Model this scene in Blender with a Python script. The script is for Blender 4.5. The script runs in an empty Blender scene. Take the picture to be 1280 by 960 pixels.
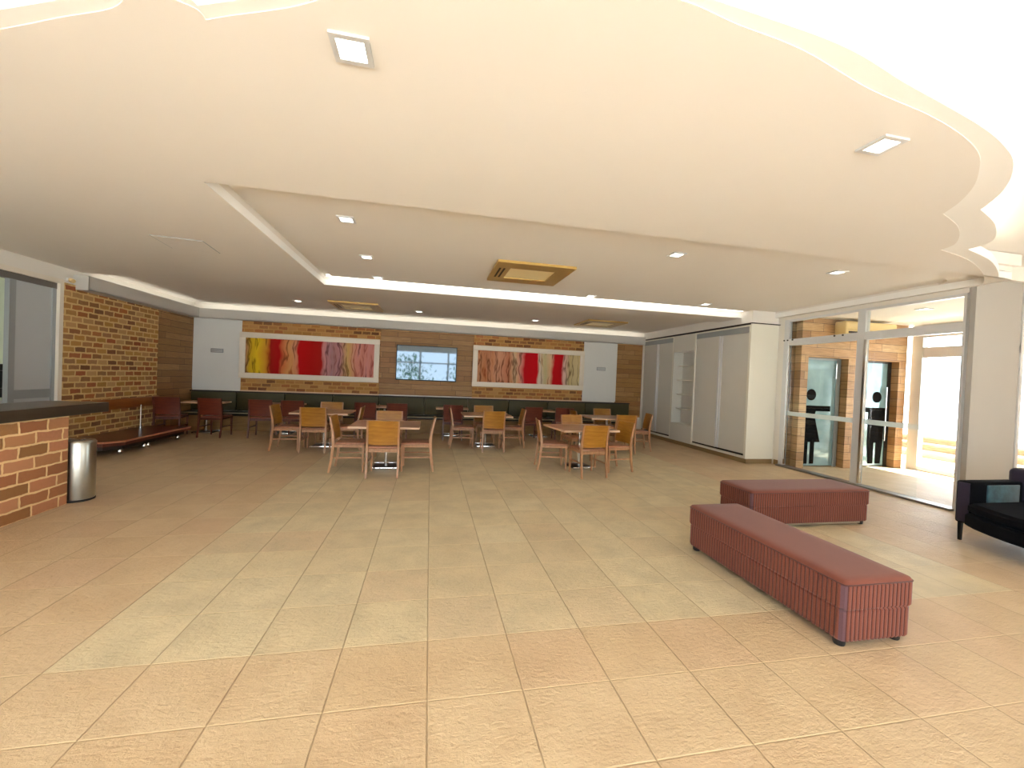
import bpy, bmesh, math, random
from mathutils import Vector, Matrix
random.seed(7)
PI = math.pi
SC = bpy.context.scene
COL = SC.collection

# ------------------------------------------------------------------ camera
cam_d = bpy.data.cameras.new('camera'); cam = bpy.data.objects.new('camera', cam_d); COL.objects.link(cam)
F_PX, YAW, PITCH, ROLL = 507.8, 0.1996, -0.0154, 0.0418
cam_d.sensor_width = 36; cam_d.lens = 36 * F_PX / 1280; cam_d.clip_start = 0.05; cam_d.clip_end = 200
fw = Vector((math.sin(YAW) * math.cos(PITCH), math.cos(YAW) * math.cos(PITCH), math.sin(PITCH)))
r0 = Vector((math.cos(YAW), -math.sin(YAW), 0)); u0 = r0.cross(fw)
rt = r0 * math.cos(ROLL) + u0 * math.sin(ROLL); up = -r0 * math.sin(ROLL) + u0 * math.cos(ROLL)
M4 = Matrix((rt, up, -fw)).transposed().to_4x4(); M4.translation = Vector((0, 0, 1.55))
cam.matrix_world = M4
SC.camera = cam

# ------------------------------------------------------------------ light
world = bpy.data.worlds.new('world'); SC.world = world; world.use_nodes = True
bg = world.node_tree.nodes['Background']
bg.inputs[0].default_value = (0.84, 0.93, 1.0, 1); bg.inputs[1].default_value = 4.6
sun_d = bpy.data.lights.new('sun', 'SUN'); sun_d.energy = 26.0; sun_d.angle = math.radians(1.5); sun_d.color = (1.0, 0.97, 0.92)
sun = bpy.data.objects.new('sun', sun_d); COL.objects.link(sun)
SUN_DIR = Vector((-0.55, 0.26, -0.85)).normalized()
sun.rotation_euler = SUN_DIR.to_track_quat('-Z', 'Y').to_euler()

def portal(name, loc, direction, sx, sy):
    d = bpy.data.lights.new(name, 'AREA'); d.shape = 'RECTANGLE'; d.size = sx; d.size_y = sy; d.energy = 1
    d.cycles.is_portal = True
    o = bpy.data.objects.new(name, d); COL.objects.link(o); o.location = loc
    o.rotation_euler = Vector(direction).to_track_quat('-Z', 'Z').to_euler()
portal('daylight_portal', (-.6, -3.35, 1.5), (0, 1, 0), 10.4, 3.0)
portal('daylight_portal', (11.35, -1.9, 1.5), (-1, 0, 0), 2.6, 3.0)
portal('daylight_portal', (10.1, 5.37, 1.4), (-1, 0, 0), 2.7, 2.8)

SC.view_settings.view_transform = 'Standard'; SC.view_settings.look = 'None'
SC.view_settings.gamma = 1; SC.view_settings.use_curve_mapping = False
SC.view_settings.exposure = 0.63
SC.cycles.use_denoising = True
SC.cycles.max_bounces = 12; SC.cycles.diffuse_bounces = 7; SC.cycles.caustics_reflective = False
SC.cycles.sample_clamp_indirect = 8

# ------------------------------------------------------------------ mesh helpers
class MB:
    def __init__(s): s.v = []; s.f = []; s.m = []; s.smooth = []
    def add(s, vs, fs, m=0, smooth=False, mat=None):
        b = len(s.v)
        s.v += [(mat @ Vector(v)) if mat else Vector(v) for v in vs]
        for f in fs: s.f.append([b + i for i in f]); s.m.append(m); s.smooth.append(smooth)
        return s
    def box(s, a, b, m=0, mat=None):
        (x0, y0, z0), (x1, y1, z1) = a, b
        vs = [(x0,y0,z0),(x1,y0,z0),(x1,y1,z0),(x0,y1,z0),(x0,y0,z1),(x1,y0,z1),(x1,y1,z1),(x0,y1,z1)]
        return s.add(vs, [(0,3,2,1),(4,5,6,7),(0,1,5,4),(1,2,6,5),(2,3,7,6),(3,0,4,7)], m, False, mat)
    def rbox(s, a, b, r=0.01, seg=2, m=0, mat=None):
        bm = bmesh.new(); bmesh.ops.create_cube(bm, size=1)
        for v in bm.verts:
            v.co = Vector([a[i] + (v.co[i] + .5) * (b[i] - a[i]) for i in range(3)])
        bmesh.ops.bevel(bm, geom=list(bm.edges), offset=r, segments=seg, affect='EDGES', profile=.5)
        bm.verts.index_update()
        s.add([v.co.copy() for v in bm.verts], [[v.index for v in f.verts] for f in bm.faces], m, True, mat)
        bm.free(); return s
    def bar(s, pts, secs, m=0):
        """rectangular bar through pts, secs = list of (half_x, half_y)"""
        vs = []; fs = []
        for p, (hx, hy) in zip(pts, secs):
            x, y, z = p; vs += [(x-hx,y-hy,z),(x+hx,y-hy,z),(x+hx,y+hy,z),(x-hx,y+hy,z)]
        for k in range(len(pts) - 1):
            for i in range(4):
                a = 4*k+i; b = 4*k+(i+1) % 4; fs.append((a, b, b+4, a+4))
        fs.append((3,2,1,0)); n = 4*(len(pts)-1); fs.append((n,n+1,n+2,n+3))
        return s.add(vs, fs, m)
    def lathe(s, prof, c=(0,0,0), n=24, m=0, smooth=True, sy=1.0):
        vs = []; fs = []
        for r, z in prof:
            for i in range(n):
                a = 2*PI*i/n; vs.append((c[0]+r*math.cos(a), c[1]+sy*r*math.sin(a), c[2]+z))
        for k in range(len(prof)-1):
            for i in range(n):
                j = (i+1) % n; fs.append((k*n+i, k*n+j, (k+1)*n+j, (k+1)*n+i))
        fs.append(list(range(n))[::-1]); fs.append([(len(prof)-1)*n+i for i in range(n)])
        return s.add(vs, fs, m, smooth)
    def tube(s, pts, r, n=10, m=0):
        vs = []; fs = []; P = [Vector(p) for p in pts]
        for k, p in enumerate(P):
            d = (P[min(k+1, len(P)-1)] - P[max(k-1, 0)]).normalized()
            a = d.cross(Vector((0,0,1)) if abs(d.z) < .9 else Vector((1,0,0))).normalized(); b = d.cross(a)
            for i in range(n):
                t = 2*PI*i/n; vs.append(p + r*(math.cos(t)*a + math.sin(t)*b))
        for k in range(len(P)-1):
            for i in range(n):
                j = (i+1) % n; fs.append((k*n+i, k*n+j, (k+1)*n+j, (k+1)*n+i))
        fs.append(list(range(n))[::-1]); fs.append([(len(P)-1)*n+i for i in range(n)])
        return s.add(vs, fs, m, True)
    def build(s, name, mats, parent=None, loc=None, rz=0):
        me = bpy.data.meshes.new(name); me.from_pydata([tuple(v) for v in s.v], [], s.f); me.update()
        if not isinstance(mats, (list, tuple)): mats = [mats]
        for mm in mats: me.materials.append(mm)
        for p, mi, sm in zip(me.polygons, s.m, s.smooth): p.material_index = mi; p.use_smooth = sm
        bm = bmesh.new(); bm.from_mesh(me); bmesh.ops.recalc_face_normals(bm, faces=bm.faces); bm.to_mesh(me); bm.free()
        if any(s.smooth): me.set_sharp_from_angle(angle=math.radians(40))
        o = bpy.data.objects.new(name, me); COL.objects.link(o)
        if parent: o.parent = parent
        if loc: o.location = loc
        if rz: o.rotation_euler = (0, 0, rz)
        return o
def tag(o, label, cat, group=None):
    o['label'] = label; o['category'] = cat
    if group: o['group'] = group
    return o
def thing(name, label, cat, loc=(0,0,0), rz=0, group=None):
    o = bpy.data.objects.new(name, None); COL.objects.link(o); o.empty_display_size = .1
    o.location = loc; o.rotation_euler = (0, 0, rz); return tag(o, label, cat, group)
def struct(name, mb, m, parent=None):
    o = mb.build(name, m, parent)
    if not parent: o['kind'] = 'structure'
    return o
def dup(root, loc, rz, label, group=None):
    r = root.copy(); COL.objects.link(r); r.location = loc; r.rotation_euler = (0, 0, rz); r['label'] = label
    if group: r['group'] = group
    for ch in list(root.children):
        c = ch.copy(); COL.objects.link(c); c.parent = r
        for g in list(ch.children):
            d = g.copy(); COL.objects.link(d); d.parent = c
    return r
def B(a, b): return MB().box(a, b)

# ------------------------------------------------------------------ material helpers
def lin(c):
    return tuple(((x/255)/12.92 if x/255 <= .04045 else ((x/255+.055)/1.055)**2.4) for x in c) + (1,)
class NT:
    def __init__(s, name):
        s.mat = bpy.data.materials.new(name); s.mat.use_nodes = True; s.t = s.mat.node_tree
        s.b = s.t.nodes['Principled BSDF']
    def n(s, typ, **kw):
        nd = s.t.nodes.new(typ)
        for k, v in kw.items(): setattr(nd, k, v)
        return nd
    def set(s, inp, v):
        if hasattr(v, 'links') or isinstance(v, bpy.types.NodeSocket): s.t.links.new(v, inp)
        else: inp.default_value = v
    def m(s, op, a, b=0.0, c=0.0):
        nd = s.n('ShaderNodeMath', operation=op)
        s.set(nd.inputs[0], a); s.set(nd.inputs[1], b)
        if len(nd.inputs) > 2: s.set(nd.inputs[2], c)
        return nd.outputs[0]
    def pos(s):
        g = s.n('ShaderNodeNewGeometry'); x = s.n('ShaderNodeSeparateXYZ'); s.t.links.new(g.outputs['Position'], x.inputs[0])
        return x.outputs[0], x.outputs[1], x.outputs[2], g.outputs['Position']
    def obj(s):
        g = s.n('ShaderNodeTexCoord'); x = s.n('ShaderNodeSeparateXYZ'); s.t.links.new(g.outputs['Object'], x.inputs[0])
        return x.outputs[0], x.outputs[1], x.outputs[2], g.outputs['Object']
    def comb(s, a, b, c=0.0):
        nd = s.n('ShaderNodeCombineXYZ'); s.set(nd.inputs[0], a); s.set(nd.inputs[1], b); s.set(nd.inputs[2], c); return nd.outputs[0]
    def white(s, v):
        nd = s.n('ShaderNodeTexWhiteNoise', noise_dimensions='3D'); s.t.links.new(v, nd.inputs['Vector']); return nd.outputs['Value']
    def noise(s, v, scale=5, detail=3, rough=.5):
        nd = s.n('ShaderNodeTexNoise'); 
        if v is not None: s.t.links.new(v, nd.inputs['Vector'])
        nd.inputs['Scale'].default_value = scale; nd.inputs['Detail'].default_value = detail; nd.inputs['Roughness'].default_value = rough
        return nd.outputs[0]
    def ramp(s, f, stops, interp='LINEAR'):
        nd = s.n('ShaderNodeValToRGB'); s.set(nd.inputs[0], f); cr = nd.color_ramp; cr.interpolation = interp
        while len(cr.elements) < len(stops): cr.elements.new(.5)
        for e, (p, c) in zip(cr.elements, stops): e.position = p; e.color = lin(c) if len(c) == 3 else c
        return nd.outputs[0]
    def mix(s, f, a, b, mode='MIX'):
        nd = s.n('ShaderNodeMix', data_type='RGBA', blend_type=mode)
        s.set(nd.inputs[0], f); s.set(nd.inputs[6], a); s.set(nd.inputs[7], b); return nd.outputs[2]
    def bump(s, h, strength=.3, dist=.01):
        nd = s.n('ShaderNodeBump'); s.set(nd.inputs['Height'], h); nd.inputs['Strength'].default_value = strength; nd.inputs['Distance'].default_value = dist
        s.t.links.new(nd.outputs[0], s.b.inputs['Normal'])
    def col(s, c): s.set(s.b.inputs['Base Color'], c)
    def p(s, **kw):
        for k, v in kw.items(): s.set(s.b.inputs[k.replace('_', ' ')], v)
def plain(name, c, rough=.5, metal=0.0, var=.06, scale=12, **kw):
    t = NT(name); _, _, _, v = t.obj()
    n = t.noise(v, scale, 3); c = lin(c)
    lo = tuple(x*(1-var) for x in c[:3])+(1,); hi = tuple(min(1, x*(1+var)) for x in c[:3])+(1,)
    t.col(t.mix(n, lo, hi)); t.p(Roughness=rough, Metallic=metal, **kw); return t.mat
def emit(name, c, s):
    t = NT(name); t.col((0,0,0,1)); t.p(Emission_Color=lin(c), Emission_Strength=s); return t.mat

def brick(name, u_axis, w, h, mort, palette, mcol, off=0.0):
    t = NT(name); x, y, z, pv = t.pos(); u = x if u_axis == 'x' else y
    wob = t.noise(pv, 9, 2)
    u2 = t.m('ADD', u, t.m('MULTIPLY', t.m('SUBTRACT', wob, .5), .04)); z2 = t.m('ADD', z, t.m('MULTIPLY', t.m('SUBTRACT', t.noise(t.comb(u, t.m('MULTIPLY', z, 1.3), 3.0), 9, 3), .5), .03))
    row = t.m('FLOOR', t.m('DIVIDE', t.m('ADD', z2, off), h))
    rnd = t.white(t.comb(row, 7.0, 2.0))
    uu = t.m('ADD', t.m('DIVIDE', u2, w), t.m('ADD', t.m('MULTIPLY', t.m('PINGPONG', row, 1.0), .5), t.m('MULTIPLY', rnd, .25)))
    cell = t.m('FLOOR', uu); fu = t.m('FRACT', uu); fz = t.m('FRACT', t.m('DIVIDE', t.m('ADD', z2, off), h))
    du = t.m('MULTIPLY', t.m('MINIMUM', fu, t.m('SUBTRACT', 1.0, fu)), w); dz = t.m('MULTIPLY', t.m('MINIMUM', fz, t.m('SUBTRACT', 1.0, fz)), h)
    d = t.m('MINIMUM', du, dz)
    mr = t.n('ShaderNodeMapRange', interpolation_type='SMOOTHSTEP'); t.set(mr.inputs[0], d); mr.inputs[1].default_value = mort*.5; mr.inputs[2].default_value = mort*.5+.006
    k = mr.outputs[0]
    id1 = t.white(t.comb(cell, row, 1.0)); c = t.ramp(id1, palette, 'CONSTANT')
    n = t.noise(pv, 28, 4, .65)
    c = t.mix(t.m('MULTIPLY', n, .55), c, t.ramp(t.white(t.comb(cell, row, 9.0)), [(0, (120, 78, 40)), (.5, (196, 150, 98)), (1, (170, 110, 70))]))
    c = t.mix(k, lin(mcol), c); t.col(c); t.p(Roughness=.85)
    t.bump(t.m('ADD', k, t.m('MULTIPLY', n, .35)), .6, .012); return t.mat
def planks(name, u_axis, h, L, palette, rough=.55):
    t = NT(name); x, y, z, pv = t.pos(); u = x if u_axis == 'x' else y
    row = t.m('FLOOR', t.m('DIVIDE', z, h)); r = t.white(t.comb(row, 3.0, 5.0))
    uu = t.m('ADD', t.m('DIVIDE', u, L), t.m('MULTIPLY', r, 3.7)); cell = t.m('FLOOR', uu)
    fu = t.m('FRACT', uu); fz = t.m('FRACT', t.m('DIVIDE', z, h))
    d = t.m('MINIMUM', t.m('MULTIPLY', t.m('MINIMUM', fu, t.m('SUBTRACT', 1.0, fu)), L), t.m('MULTIPLY', t.m('MINIMUM', fz, t.m('SUBTRACT', 1.0, fz)), h))
    g = t.m('GREATER_THAN', d, .0035)
    idn = t.white(t.comb(cell, row, 4.0)); c = t.ramp(idn, palette)
    st = t.noise(t.comb(t.m('MULTIPLY', u, 2.0), t.m('MULTIPLY', z, 34.0), idn), 2.2, 4, .6)
    c = t.mix(t.ramp(st, [(.35, (0, 0, 0)), (.65, (200, 200, 200))]), c, lin((122, 84, 44)))
    c = t.mix(g, lin((60, 38, 20)), c); t.col(c); t.p(Roughness=rough); t.bump(t.m('ADD', g, t.m('MULTIPLY', st, .2)), .35, .006); return t.mat
def wood(name, c1, c2, rough=.4, axis='x', sc=1.0):
    t = NT(name); x, y, z, v = t.obj(); a = {'x': x, 'y': y, 'z': z}
    s = {k: (4.0 if k == axis else 40.0) for k in 'xyz'}
    n = t.noise(t.comb(t.m('MULTIPLY', x, s['x']*sc), t.m('MULTIPLY', y, s['y']*sc), t.m('MULTIPLY', z, s['z']*sc)), 1.0, 3)
    t.col(t.ramp(n, [(.3, c1), (.7, c2)])); t.p(Roughness=rough); t.bump(n, .08, .002); return t.mat

# floor tiles
def tile_mat():
    t = NT('stone_floor_tiles'); x, y, z, pv = t.pos()
    T, Ty = .465, .447
    ux = t.m('DIVIDE', t.m('SUBTRACT', x, .045), T); uy = t.m('DIVIDE', t.m('SUBTRACT', y, 2.38), Ty)
    cx = t.m('FLOOR', ux); cy = t.m('FLOOR', uy)
    def edge(u, size):
        f = t.m('FRACT', u); return t.m('MULTIPLY', t.m('MINIMUM', f, t.m('SUBTRACT', 1.0, f)), size)
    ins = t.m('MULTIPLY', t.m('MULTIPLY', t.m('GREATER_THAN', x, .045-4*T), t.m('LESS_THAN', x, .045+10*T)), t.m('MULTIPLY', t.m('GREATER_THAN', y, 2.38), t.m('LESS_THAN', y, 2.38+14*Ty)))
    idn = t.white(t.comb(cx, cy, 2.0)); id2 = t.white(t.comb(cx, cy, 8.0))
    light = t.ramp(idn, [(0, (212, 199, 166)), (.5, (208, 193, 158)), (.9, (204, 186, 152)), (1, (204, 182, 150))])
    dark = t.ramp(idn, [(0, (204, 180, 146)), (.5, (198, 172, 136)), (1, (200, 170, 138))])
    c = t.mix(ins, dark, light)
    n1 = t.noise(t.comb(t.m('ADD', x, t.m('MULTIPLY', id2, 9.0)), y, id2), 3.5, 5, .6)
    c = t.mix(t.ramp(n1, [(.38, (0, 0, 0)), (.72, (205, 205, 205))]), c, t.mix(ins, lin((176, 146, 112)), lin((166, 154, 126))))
    n2 = t.noise(pv, 60, 4, .7)
    c = t.mix(t.m('MULTIPLY', n2, .35), c, lin((224, 208, 176)))
    ex = edge(ux, T); ey = edge(uy, Ty)
    gx = t.m('LESS_THAN', ex, .0035); gy = t.m('LESS_THAN', ey, .004)
    c = t.mix(t.m('MULTIPLY', gy, .5), c, lin((224, 204, 164))); c = t.mix(t.m('MULTIPLY', gx, .55), c, lin((130, 108, 76)))
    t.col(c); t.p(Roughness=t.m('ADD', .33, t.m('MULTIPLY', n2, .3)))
    t.set(t.b.inputs['Specular IOR Level'], .45)
    e = t.m('MINIMUM', t.m('MINIMUM', ex, ey), .006)
    n3 = t.noise(t.comb(t.m('MULTIPLY', x, 1.0), t.m('MULTIPLY', y, 1.8), 0.0), 22, 5, .7)
    t.bump(t.m('ADD', t.m('MULTIPLY', e, 60.0), t.m('ADD', t.m('MULTIPLY', n3, 1.1), t.m('MULTIPLY', n2, .3))), .8, .013); return t.mat

M = {}
M['tile'] = tile_mat()
M['paint'] = plain('white_wall_paint', (226, 222, 214), .6, var=.015, scale=3)
M['ceil'] = plain('ceiling_paint', (229, 225, 219), .7, var=.012, scale=2)
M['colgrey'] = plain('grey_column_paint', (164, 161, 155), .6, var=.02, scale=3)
M['ceil2'] = plain('lit_ceiling_paint', (243, 243, 241), .7, var=.01, scale=2)  # lighter copy of the ceiling paint; light on the upper ring put into colour
M['panelw'] = plain('white_panel', (212, 214, 212), .45, var=.015, scale=3)
M['brickL'] = brick('rustic_brick', 'y', .225, .098, .021, [(0, (170, 128, 70)), (.16, (150, 112, 74)), (.3, (178, 136, 66)), (.44, (128, 86, 52)), (.55, (164, 98, 52)), (.68, (186, 148, 96)), (.82, (104, 66, 42)), (.86, (150, 104, 60)), (.95, (150, 78, 44))], (214, 182, 122))
M['brickB'] = brick('rustic_brick_back', 'x', .225, .098, .021, [(0, (170, 118, 60)), (.2, (142, 88, 44)), (.36, (178, 130, 66)), (.5, (120, 68, 34)), (.62, (164, 98, 52)), (.78, (186, 140, 80)), (.9, (90, 48, 28))], (190, 146, 86), .03)
M['brickC'] = brick('counter_brick', 'y', .30, .118, .014, [(0, (205, 140, 104)), (.2, (182, 122, 84)), (.38, (196, 138, 96)), (.55, (168, 106, 72)), (.7, (206, 146, 110)), (.88, (150, 104, 62))], (246, 214, 160))
M['brickCx'] = brick('counter_brick_end', 'x', .30, .118, .014, [(0, (205, 140, 104)), (.3, (182, 122, 84)), (.6, (168, 106, 72))], (246, 214, 160))
M['plankB'] = planks('wood_plank_wall', 'x', .14, 1.1, [(0, (164, 122, 68)), (.35, (138, 98, 52)), (.7, (176, 136, 84)), (1, (152, 106, 60))])
M['plankL'] = planks('wood_plank_wall_side', 'y', .14, 1.1, [(0, (164, 122, 68)), (.35, (138, 98, 52)), (.7, (176, 136, 84)), (1, (152, 106, 60))])
M['plankV'] = planks('reclaimed_plank_wall', 'x', .16, .8, [(0, (178, 132, 84)), (.35, (204, 164, 116)), (.65, (156, 112, 68)), (1, (214, 180, 134))])
M['cab'] = plain('cabinet_laminate', (206, 205, 198), .4, var=.02, scale=3)
M['cabend'] = plain('cabinet_end_laminate', (226, 224, 212), .35, var=.01, scale=3)
M['kick'] = plain('tan_kickboard', (142, 118, 80), .5)
M['alu'] = plain('white_aluminium', (212, 214, 216), .3, .25, .02)
M['chrome'] = plain('chrome', (225, 226, 228), .12, 1.0, .02)
M['steel'] = plain('brushed_steel', (176, 176, 168), .28, 1.0, .05, 40)
M['black'] = plain('black_plastic', (18, 18, 20), .35)
M['blackm'] = plain('black_metal', (26, 25, 26), .3, .6)
M['chairw'] = wood('chair_frame_wood', (150, 106, 70), (172, 128, 92), .35, 'z')
M['chairb'] = wood('golden_plywood', (138, 90, 24), (168, 116, 38), .35, 'x')
M['chairs'] = wood('chair_seat_wood', (150, 100, 72), (176, 124, 94), .35, 'x')
M['redw'] = wood('mahogany_wood', (74, 32, 20), (98, 44, 26), .35, 'z')
M['redb'] = wood('mahogany_plywood', (84, 34, 22), (108, 48, 28), .35, 'x')
M['reds'] = wood('mahogany_seat', (118, 56, 40), (140, 76, 56), .35, 'x')
M['top'] = wood('table_top_wood', (158, 112, 80), (188, 142, 110), .28, 'x')
M['edge'] = plain('table_edge_band', (214, 180, 148), .35)
M['counter'] = plain('dark_stone_worktop', (62, 54, 44), .3, 0, .15, 30)
M['board'] = wood('orange_brown_board', (130, 74, 26), (156, 94, 36), .4, 'y')
M['deck'] = wood('dark_red_wood', (74, 30, 18), (98, 44, 26), .3, 'y')
M['deckedge'] = plain('pale_nosing', (178, 120, 92), .4)
M['olive'] = plain('olive_upholstery', (68, 64, 34), .6, 0, .25, 4)
M['boothseat'] = plain('black_vinyl', (30, 30, 26), .3)
M['nose'] = plain('pale_seat_nosing', (176, 170, 140), .4)
M['boothbase'] = wood('booth_base_wood', (124, 94, 48), (146, 112, 62), .5, 'x')
M['frame'] = plain('white_picture_frame', (226, 218, 204), .5, 0, .03)
M['dark'] = plain('dark_brown_trim', (40, 28, 20), .6)  # dark brown shared by rails, tracks, slots and the wardrobe top line
M['cream'] = plain('cream_plastic', (222, 196, 140), .4)
M['gold'] = plain('gilded_grille', (186, 154, 88), .35, .35, .12, 20)
M['rub'] = plain('black_rubber', (20, 18, 18), .7)
M['conc'] = plain('pale_paving', (222, 222, 218), .8, 0, .08, 3)
M['timber'] = wood('weathered_timber', (150, 126, 96), (186, 164, 132), .7, 'y')
M['leaf'] = plain('foliage_green', (60, 92, 48), .7, 0, .4, 6)
M['kitch'] = plain('kitchen_wall_paint', (214, 222, 204), .6, 0, .02)
M['grey'] = plain('grey_door_laminate', (178, 184, 188), .35, 0, .02, 3)
M['greyf'] = plain('grey_door_frame', (150, 156, 160), .35, .2, .02)
M['purple'] = plain('purple_velvet', (22, 11, 40), .75, 0, .3, 8, Sheen_Weight=.2)
t = NT('black_velvet'); _, _, _, v = t.obj(); n = t.noise(v, 5, 4, .6)
t.col(t.ramp(n, [(.35, (5, 5, 8)), (.6, (9, 10, 15)), (.75, (16, 28, 34))])); t.p(Roughness=.8, Specular_IOR_Level=.08, Sheen_Weight=.02); t.set(t.b.inputs['Sheen Tint'], (.35, .5, .7, 1)); t.bump(n, .2, .01); M['velvet'] = t.mat
t = NT('teal_velvet_highlight'); _, _, _, v = t.obj(); n = t.noise(v, 9, 4, .6)
t.col(t.ramp(n, [(.3, (14, 44, 54)), (.7, (58, 104, 116))])); t.p(Roughness=.6, Sheen_Weight=.4); M['teal'] = t.mat  # highlight on the black velvet, painted in as teal colour
def fabric(name, c1, c2):
    t = NT(name); _, _, _, v = t.obj(); n = t.noise(v, 220, 2, .7); n2 = t.noise(v, 6, 3)
    t.col(t.mix(t.m('MULTIPLY', n2, .4), t.ramp(n, [(.3, c1), (.7, c2)]), lin(c1))); t.p(Roughness=.8, Sheen_Weight=.15); t.bump(n, .25, .002); return t.mat
M['salmon'] = fabric('rust_red_fabric', (102, 48, 33), (124, 64, 46))
M['groove'] = fabric('dark_maroon_fabric', (66, 28, 22), (82, 36, 28))
M['mauve'] = fabric('mauve_piping_fabric', (84, 56, 64), (98, 66, 74))
def glass(name, tint=(1, 1, 1, 1), rough=0.0):
    t = NT(name); g = t.n('ShaderNodeBsdfTransparent'); g.inputs[0].default_value = tint
    gl = t.n('ShaderNodeBsdfGlossy'); gl.inputs['Roughness'].default_value = rough
    fr = t.n('ShaderNodeFresnel'); fr.inputs[0].default_value = 1.45; ge = t.n('ShaderNodeNewGeometry'); fac = t.m('MULTIPLY', fr.outputs[0], t.m('SUBTRACT', 1.0, ge.outputs['Backfacing']))
    mx = t.n('ShaderNodeMixShader'); t.t.links.new(fac, mx.inputs[0]); t.t.links.new(g.outputs[0], mx.inputs[1]); t.t.links.new(gl.outputs[0], mx.inputs[2])
    t.t.links.new(mx.outputs[0], t.t.nodes['Material Output'].inputs[0]); return t.mat
M['glass'] = glass('clear_glass', (.96, .98, .97, 1))
t = NT('safety_stripe_film'); t.col(lin((226, 238, 238))); t.p(Roughness=.4, Alpha=.7); M['film'] = t.mat
t = NT('blue_reflective_glass'); _, _, z, v = t.obj(); n = t.noise(v, 3, 3)
t.col(t.ramp(n, [(.3, (120, 152, 162)), (.7, (146, 180, 190))])); t.p(Roughness=.10, Metallic=.15); t.set(t.b.inputs['Specular IOR Level'], .8); M['bluegl'] = t.mat
t = NT('television_screen'); t.col(lin((70, 84, 96))); t.p(Roughness=.04, Metallic=.92, Coat_Weight=1.0, Coat_Roughness=.02); M['screen'] = t.mat
M['lamp'] = emit('lamp_diffuser', (255, 250, 236), 4.0)
M['led'] = emit('led_strip', (255, 248, 232), 3.5)
M['acreturn'] = plain('ac_return_panel', (250, 232, 178), .35, 0, .02)  # plain pale cream, no emission

# ------------------------------------------------------------------ setting: shell
XL, XR, YB = -5.75, 7.0, 11.4
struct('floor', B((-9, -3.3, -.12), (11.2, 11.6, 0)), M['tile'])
struct('trim_16', B((-40, -40, -.16), (60, 60, -.125)), M['conc'])       # paving outside
# high ceiling
struct('ceiling', B((-9, -3.3, 3.3), (11.2, 11.7, 3.42)), M['ceil'])

def slab(name, outer, hole, z0, z1, mat):
    bm = bmesh.new(); loops = [outer] + ([hole] if hole else [])
    for lp in loops:
        vs = [bm.verts.new((x, y, z0)) for x, y in lp]
        for i in range(len(vs)): bm.edges.new((vs[i], vs[(i+1) % len(vs)]))
    bmesh.ops.triangle_fill(bm, use_beauty=True, use_dissolve=False, edges=bm.edges[:])
    r = bmesh.ops.extrude_face_region(bm, geom=bm.faces[:])
    for e in r['geom']:
        if isinstance(e, bmesh.types.BMVert): e.co.z = z1
    bmesh.ops.recalc_face_normals(bm, faces=bm.faces[:])
    me = bpy.data.meshes.new(name); bm.to_mesh(me); bm.free(); me.materials.append(mat)
    o = bpy.data.objects.new(name, me); COL.objects.link(o); o['kind'] = 'structure'; return o
def smooth_curve(P, n=6):
    out = []
    for i in range(len(P)-1):
        p0 = P[max(i-1, 0)]; p1 = P[i]; p2 = P[i+1]; p3 = P[min(i+2, len(P)-1)]
        for k in range(n):
            t = k/n; q = []
            for a in (0, 1):
                q.append(.5*((2*p1[a]) + (-p0[a]+p2[a])*t + (2*p0[a]-5*p1[a]+4*p2[a]-p3[a])*t*t + (-p0[a]+3*p1[a]-3*p2[a]+p3[a])*t**3))
            out.append(tuple(q))
    out.append(P[-1]); return out
lobes1 = [[(XL, 3.3), (-4.6, 3.05), (-3.1, 2.75), (-1.92, 2.25), (-1.6, 2.11), (-1.34, 2.0), (-1.18, 1.88), (-1.06, 1.89), (-.99, 1.92), (-.98, 1.965)],
          [(-.98, 1.965), (-.85, 1.91), (-.58, 1.80), (-.2, 1.60), (.3, 1.45), (.83, 1.41), (1.16, 1.45), (1.51, 1.49), (2.01, 1.6), (2.48, 1.67), (2.84, 1.75), (3.14, 1.85), (3.36, 1.97), (3.61, 2.14), (3.82, 2.34), (3.96, 2.53)],
          [(3.96, 2.53), (4.32, 2.66), (4.62, 2.82), (4.86, 3.0), (4.93, 3.15)],
          [(4.93, 3.15), (5.55, 3.30), (6.2, 3.56), (6.75, 3.85), (6.98, 4.04)]]
lobes2 = [[(XL, 3.2), (-4.6, 2.95), (-3.1, 2.65), (-1.92, 2.17), (-1.6, 2.04), (-1.34, 1.93), (-1.18, 1.82), (-1.06, 1.82), (-1.0, 1.85), (-.98, 1.90)],
          [(-.98, 1.90), (-.85, 1.85), (-.58, 1.74), (-.2, 1.54), (.3, 1.42), (.8, 1.38), (1.26, 1.40), (1.69, 1.44), (2.12, 1.53), (2.49, 1.60), (2.88, 1.68), (3.17, 1.76), (3.44, 1.86), (3.72, 2.02), (3.95, 2.2), (4.13, 2.40)],
          [(4.13, 2.40), (4.57, 2.56), (4.98, 2.78), (5.12, 2.92), (5.15, 3.07)],
          [(5.15, 3.07), (5.8, 3.26), (6.5, 3.58), (6.85, 3.8), (6.98, 4.0)]]
def edge_of(L):
    out = []
    for l in L: out += smooth_curve(l)[:-1]
    return out + [L[-1][-1]]
TX0, TX1, TY0, TY1 = -1.82, 6.9, 3.68, 7.45
tray = [(TX0, TY0), (TX1, TY0), (TX1, TY1), (TX0, TY1)]
slab('ceiling_soffit', edge_of(lobes1) + [(6.98, 8.1), (XL, 8.1)], tray, 3.0, 3.003, M['ceil'])
slab('ceiling_upper_soffit', edge_of(lobes2) + [(6.98, 8.1), (XL, 8.1)], tray, 3.0031, 3.09, M['ceil2'])
e2 = edge_of(lobes2)
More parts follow.
